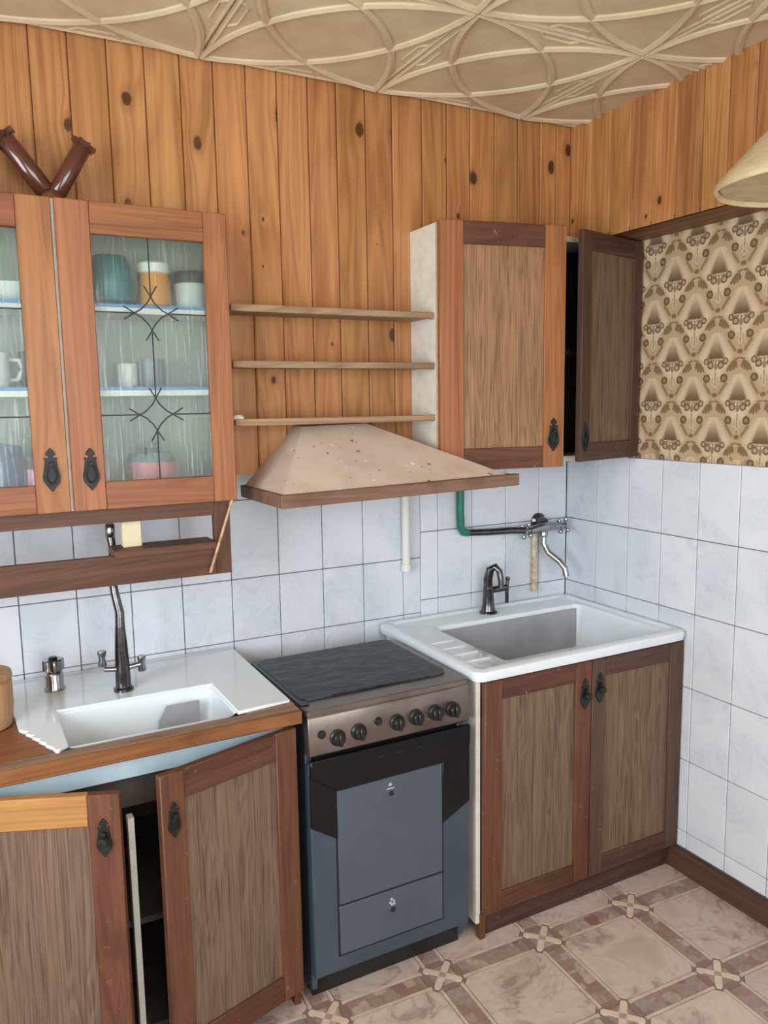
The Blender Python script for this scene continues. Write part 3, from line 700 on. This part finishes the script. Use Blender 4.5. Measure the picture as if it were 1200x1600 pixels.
# ================================================================== RIGHT SINK UNIT
sc = thing('sink_cabinet', 'worn brown sink cabinet with two panelled doors below the deep sink', 'cabinet', (-.845, -.595, 0))
W2 = .845
B(0, .016, 0, .56, .055, .835, .001).build('side_panel', 'white_paint', sc); B(W2-.020, W2-.004, .0, .56, .0, .835, .001).build('side_panel', 'darkpine_z', sc)
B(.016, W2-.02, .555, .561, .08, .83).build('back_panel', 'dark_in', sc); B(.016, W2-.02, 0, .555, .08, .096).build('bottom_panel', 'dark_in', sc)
B(.016, W2-.02, .004, .02, .80, .832).build('top_rail', 'darkpine_x', sc)
B(.02, W2-.004, .012, .028, .0, .08, .001).build('plinth', 'darkpine_x', sc)
B(.012, .032, -.004, .02, .0, .086, .001).build('foot', 'redpine_z', sc)
door(sc, (.018, -.001, .088), 0, 'L', .412, .742, sl=.064, sr=.064, rt=.062, rb=.062, t=.02, mats=('redpine_z', 'redpine_x', 'oak_dark'), hx=.384, hz=.636, drop=False, hh=.10)
door(sc, (W2-.004, -.001, .088), 0, 'R', .408, .742, sl=.058, sr=.062, rt=.062, rb=.062, t=.02, mats=('darkpine_z', 'darkpine_x', 'oak_dark'), hx=-.378, hz=.646, drop=False, hh=.10)

sk = thing('deep_sink', 'large white enamel sink in the corner, bowl grey at the rear', 'sink', (0, 0, .87))
X0, X1, Y0, Y1 = -.866, -.003, -.632, -.004
bx0, bx1, by0, by1, dz = -.708, -.052, -.572, -.135, -.19
o = MB()
# flange: rounded outer outline down to an apron, inner edge rolled into the bowl
NO = 6
out = rrect(X0, X1, Y0, Y1, .03, NO); inn = rrect(bx0, bx1, by0, by1, .03, NO); n = len(out)
def loop(pts, z, off=0):
    c = ((pts[0][0]+pts[len(pts)//2][0])/2, (pts[0][1]+pts[len(pts)//2][1])/2)
    r = []
    for (x, y) in pts:
        r.append(o.bm.verts.new((x-off*(1 if x > c[0] else -1), y-off*(1 if y > c[1] else -1), z)))
    return r
loops = [loop(out, -.032, .004), loop(out, -.012, 0), loop(out, -.003, .002), loop(out, .002, .010), loop(out, .002, .026), loop(out, -.006, .034)]
loops2 = [loop(inn, -.006, -.008), loop(inn, -.010, -.001), loop(inn, -.022, .002)]
allL = loops+loops2
for A, Bq in zip(allL, allL[1:]):
    for k in range(n): o.bm.faces.new((A[k], A[(k+1) % n], Bq[(k+1) % n], Bq[k]))
o.build('rim', 'enamel', sk)
o = MB()
LL = [loop(inn, -.022, .002), loop(inn, dz+.02, .014), loop(inn, dz, .032)]
for A, Bq in zip(LL, LL[1:]):
    for k in range(n): o.bm.faces.new((A[k], A[(k+1) % n], Bq[(k+1) % n], Bq[k]))
o.bm.faces.new(LL[-1]); bowl = o.build('bowl', 'enamel', sk)
# mottled grey surface over the rear wall of the bowl only
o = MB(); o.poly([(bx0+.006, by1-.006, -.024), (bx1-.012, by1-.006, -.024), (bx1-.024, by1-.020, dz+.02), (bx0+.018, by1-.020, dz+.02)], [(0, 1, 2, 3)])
o.poly([(bx0+.006, by1-.009, -.024), (bx1-.012, by1-.009, -.024), (bx1-.024, by1-.023, dz+.02), (bx0+.018, by1-.023, dz+.02)], [(0, 1, 2, 3)]); o.build('grey_rear_face', 'enamel_grey', sk)
for k in range(4): B(-.835, -.735, -.52+k*.07, -.508+k*.07, -.007, -.0025, .0015).build('drain_rib', 'enamel', sk)
MB().lathe([(.028, 0), (.03, .002), (.02, .003), (0, .001)], 20).build('drain', 'chrome', sk, (-.38, -.35, dz))

# ---- old pillar tap on the sink deck
tp = thing('pillar_tap', 'dark chrome pillar tap on the rear deck of the deep sink', 'tap', (-.435, -.078, .864))
MB().lathe([(.034, 0), (.034, .005), (.027, .010), (.023, .03), (.019, .085), (.020, .09), (.019, .10), (.014, .105)], 18).build('column', 'chrome_dark', tp)
MB().tube([(0, 0, .085), (-.003, -.002, .13), (.002, -.008, .165), (.016, -.022, .178), (.026, -.034, .16), (.029, -.040, .125), (.028, -.042, .10)], [.017, .0175, .016, .0135, .012, .011, .011], 12).build('spout', 'chrome_dark', tp)
MB().tube([(.008, 0, .085), (.055, -.006, .088), (.080, -.008, .09)], [.013, .013, .011], 12).build('valve', 'chrome_dark', tp)
MB().tube([(.080, -.008, .030), (.079, -.008, .09), (.083, -.008, .118)], [.0065, .008, .006], 10).lathe([(0, -.009), (.008, -.006), (.009, 0), (.008, .006), (0, .009)], 12, T(.083, -.008, .122)).build('lever', 'chrome_dark', tp)
# ---- wall mixer
mx = thing('wall_mixer', 'chrome wall mixer with two cross handles and a curved spout', 'tap', (-.150, 0, 1.168))
MB().lathe([(.034, 0), (.034, .006), (.022, .014), (.02, .04)], 20, Rx(PI/2)).build('wall_flange', 'chrome_dark', mx, (0.006, .0, .008))
MB().tube([(-.075, -.055, -.016), (-.03, -.055, -.008), (.03, -.055, -.006), (.072, -.055, -.010)], [.014, .018, .018, .013], 14).build('mixer_body', 'chrome', mx)
def cross_handle(loc, ang):
    o = MB(); o.lathe([(.010, 0), (.012, .008), (.010, .02), (.0, .024)], 12, Ry(ang))
    for k in range(4):
        a = k*PI/2+.5; sgn = math.copysign(1, ang)
        p = Vector((sgn*.016, .030*math.cos(a), .030*math.sin(a)))
        o.tube([(sgn*.014, 0, 0), p], [.006, .0055], 8); o.lathe([(0, -.009), (.008, -.005), (.009, 0), (.008, .005), (0, .009)], 10, T(*p))
    o.build('cross_handle', 'chrome', mx, loc)
cross_handle((-.076, -.055, -.016), -PI/2); cross_handle((.074, -.055, -.010), PI/2)
MB().lathe([(.013, 0), (.016, -.006), (.016, -.022), (.011, -.028)], 14).build('spout_nut', 'chrome', mx, (-.008, -.055, -.02))
MB().tube([(-.008, -.055, -.03), (-.010, -.057, -.07), (.0, -.075, -.105), (.022, -.115, -.135), (.032, -.135, -.160), (.034, -.14, -.19)], [.0125]*6, 12).build('spout', 'chrome', mx)
# ---- pipes on the tiles
tag(MB().tube([(-.517, -.02, TT+.02), (-.521, -.02, 1.25), (-.519, -.022, 1.185), (-.509, -.024, 1.168), (-.490, -.026, 1.165)], .0145, 12).build('green_hose', 'green'), 'green hose coming down the tiles from above', 'hose')
tag(MB().tube([(-.492, -.027, 1.165), (-.40, -.030, 1.160), (-.30, -.038, 1.158), (-.232, -.050, 1.154)], [.0125, .013, .0135, .0135], 12).build('supply_pipe', 'chrome_dark'), 'grey metal pipe running from the green hose to the mixer', 'pipe')
tag(MB().tube([(-.172, -.017, 1.15), (-.172, -.017, .90)], .0115, 12).build('cream_pipe', 'cream_pipe'), 'rusty cream pipe on the tiles below the mixer', 'pipe')

# ================================================================== LEFT SINK UNIT
CZ = .86
lc = thing('base_cabinet', 'brown base cabinet with two worn doors hanging open', 'cabinet', (-2.24, -.575, 0))
LW = .825
B(0, .018, 0, .55, .0, CZ-.036, .001).build('side_panel', 'redpine_z', lc); B(LW-.018, LW, 0, .55, .0, CZ-.036, .001).build('side_panel', 'redpine_z', lc)
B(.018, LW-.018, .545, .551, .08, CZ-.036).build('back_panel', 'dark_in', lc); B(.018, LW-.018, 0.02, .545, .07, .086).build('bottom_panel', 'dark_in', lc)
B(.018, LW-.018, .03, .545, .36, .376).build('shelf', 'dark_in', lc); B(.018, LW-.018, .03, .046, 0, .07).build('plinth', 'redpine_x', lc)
tag(B(.396, .411, -.006, .02, .04, .665, .001).build('centre_post', 'white_paint', lc), 'white painted post')
door(lc, (LW-.004, -.003, .06), math.radians(16.5), 'R', .392, .752, t=.022, sl=.062, sr=.066, rt=.072, rb=.072, mats=('redpine_z', 'redpine_x', 'oak_dark'), hx=-.362, hz=.640, hh=.088)
door(lc, (.004, -.003, .06), math.radians(-22), 'L', .388, .752, t=.022, sl=.062, sr=.068, rt=.072, rb=.072, mats=('redpine_z', 'redpine_x', 'oak_dark'), hx=.352, hz=.655, drop=False, hh=.088, rail_top='yellow_x')

# worktop with the sink cut-out
wt = thing('worktop', 'pine worktop with a worn front edge around the left sink', 'worktop', (0, 0, CZ))
wx0, wx1, wy0 = -2.75, -1.400, -.606
hx0, hx1, hy0, hy1 = -1.990, -1.532, -.560, -.29
B(wx0, wx1, wy0, hy0, -.034, 0, .003).build('front_strip', 'worktop_top', wt)
B(wx0, wx1, wy0-.008, wy0, -.036, .001, .003).build('edge_trim', 'worktop_wood', wt)
B(wx0, hx0, hy0, -.002, -.034, 0, .002).build('left_board', 'worktop_wood', wt)
B(hx0, wx1, hy1, -.002, -.034, 0, .001).build('rear_strip', 'worktop_top', wt)
B(hx1, wx1, hy0, hy1, -.034, 0, .001).build('end_strip', 'worktop_top', wt)
ls = thing('inset_sink', 'white enamel sink with a broken scalloped drainer end set in the worktop', 'sink', (0, 0, CZ))
ax0, ax1, ay0, ay1 = -1.966, -1.556, -.556, -.315
o = MB()
o.prism([(ax1, -.012), (-1.402, -.012), (-1.408, -.548), (ax1, -.562)], .0005, .010, 'z', .0025)
o.prism([(ax0-.005, -.012), (ax1+.004, -.012), (ax1+.004, ay1), (ax0-.005, ay1)], .0005, .0095, 'z', .002)
sc_ = [(ax0, -.012), (-2.060, -.012), (-2.064, -.30), (-2.060, -.35)]
for k in range(5): sc_ += [(-2.058+.012*k, -.40-.032*k), (-2.048+.012*k, -.418-.032*k), (-2.036+.010*k, -.424-.032*k)]
sc_ += [(-1.992, -.572), (-1.984, -.578), (-1.976, -.566), (ax0+.004, -.556)]
o.prism(sc_, .0005, .010, 'z', .002)
o.build('flange', 'enamel', ls)
o = MB(); bz = -.17
def bl(x0, x1, y0, y1, z): return [o.bm.verts.new((x, y, z)) for x, y in rrect(x0, x1, y0, y1, .022, 4)]
q = [bl(ax0-.006, ax1+.006, ay0-.003, ay1+.006, .004), bl(ax0+.002, ax1-.002, ay0+.002, ay1-.002, -.004), bl(ax0+.004, ax1-.004, ay0+.004, ay1-.004, -.03), bl(ax0+.02, ax1-.02, ay0+.02, ay1-.02, bz+.015), bl(ax0+.04, ax1-.04, ay0+.04, ay1-.04, bz)]
for A, Bq in zip(q, q[1:]):
    for k in range(len(A)): o.bm.faces.new((A[k], A[(k+1) % len(A)], Bq[(k+1) % len(A)], Bq[k]))
o.bm.faces.new(q[-1]); o.build('bowl', 'enamel', ls)
o = MB()
q = [bl(ax0-.02, ax1+.02, ay0+.002, ay1+.02, -.002), bl(ax0-.02, ax1+.02, ay0+.002, ay1+.02, -.075), bl(ax0+.0, ax1-.0, ay0+.01, ay1, bz-.012)]
for A, Bq in zip(q, q[1:]):
    for k in range(len(A)): o.bm.faces.new((A[k], A[(k+1) % len(A)], Bq[(k+1) % len(A)], Bq[k]))
o.bm.faces.new(q[-1]); tag(o.build('outer_shell', 'dark_in', ls), 'dark underside of the bowl')
tag(B(-2.215, -1.436, -.572, -.558, -.098, -.0345, .002).build('apron', 'enamel_blue', ls), 'pale blue apron under the worktop edge')
MB().lathe([(.026, 0), (.028, .002), (.018, .003), (0, .001)], 20).build('drain', 'chrome', ls, (-1.76, -.42, bz+.0005))
tag(MB().prism([(-1.69, -.022), (-1.60, -.022), (-1.60, -.10), (-1.72, -.115), (-1.712, -.06)], -.350, -.343, 'y', .001).build('grey_scraper', 'enamel_grey', None, (0, 0, CZ+.0)), 'grey plastic scraper leaning in the left sink', 'scraper')

# tall faucet
fc = thing('tall_faucet', 'tall dark chrome faucet with two handles behind the left sink', 'faucet', (-1.782, -.245, CZ+.0095))
MB().lathe([(.027, 0), (.027, .006), (.021, .012), (.0205, .04), (.019, .09), (.016, .15), (.0135, .18)], 18).build('column', 'chrome_dark', fc)
MB().tube([(0, 0, .17), (0.002, .004, .22), (-.006, .012, .27), (-.010, .022, .32), (-.002, .035, .36), (.0, .05, .40), (-.002, .055, .425)], [.0135, .0125, .0115, .011, .0105, .0105, .012], 12).build('spout', 'chrome_dark', fc)
MB().lathe([(.012, 0), (.0135, .004), (.0135, .034), (.010, .04)], 14).build('nozzle', 'chrome', fc, (-.002, .0555, .42))
for sx in (-1, 1):
    o = MB().tube([(sx*.014, 0, .062), (sx*.048, .0, .066)], [.008, .0075], 10); hdl = o.build('valve', 'chrome', fc)
    MB().lathe([(.010, -.022), (.012, -.018), (.008, 0), (.013, .018), (.011, .022)], 12).build('lever', 'chrome', hdl, (sx*.052, 0, .068+(.03 if sx < 0 else 0)))
# chrome soap pump / valve
vv = thing('chrome_valve', 'short chrome valve with a fluted top behind the left sink', 'valve', (-1.950, -.146, CZ+.009))
MB().lathe([(.026, 0), (.028, .004), (.024, .012), (.025, .045), (.022, .052), (.016, .056)], 20).build('base', 'chrome', vv)
o = MB(); n_ = 8
pts = [((.030 if k % 2 == 0 else .024)*math.cos(PI*k/n_), (.030 if k % 2 == 0 else .024)*math.sin(PI*k/n_)) for k in range(2*n_)]
o.prism(pts, .056, .090, 'z', .003); o.build('grip', 'chrome', vv)
MB().lathe([(.012, .09), (.013, .092), (.010, .096), (0, .097)], 14).build('cap', 'chrome_dark', vv)
# tan wooden board/canister at the far left
tb = thing('wooden_canister', 'tan wooden canister on the worktop beside the broken drainer', 'canister', (-2.135, -.315, CZ))
MB().lathe([(.060, 0), (.068, .004), (.074, .05), (.074, .115), (.068, .122)], 28).build('body', 'tan', tb)
MB().lathe([(.072, .122), (.076, .126), (.074, .138), (.03, .146), (.014, .148), (.016, .16), (0, .164)], 28).build('lid', 'tan', tb)

# ================================================================== PENDANT LAMP
pl = thing('pendant_lamp', 'cream conical pendant lamp shade hanging from the ceiling', 'lamp', (-.385, -1.25, 2.126))
MB().lathe([(.196, -.008), (.200, 0), (.196, .012), (.165, .045), (.105, .108), (.055, .150), (.030, .162), (.028, .158), (.052, .145), (.102, .103), (.162, .040), (.190, .010), (.190, 0), (.196, -.008)], 40, close=False).build('shade', 'shade', pl)
MB().lathe([(.0, .0), (.185, .002), (.185, .006), (0, .006)], 40, close=False).build('diffuser', 'shade', pl)
MB().lathe([(.032, .150), (.034, .17), (.016, .19), (.010, .20)], 18).build('socket', 'white_paint', pl)
MB().tube([(0, 0, .19), (0, 0, H-2.126-.03)], .004, 8).build('cord', 'white_paint', pl)
MB().lathe([(.045, H-2.126), (.045, H-2.141), (.02, H-2.166), (.006, H-2.171)], 20).build('ceiling_rose', 'white_paint', pl)
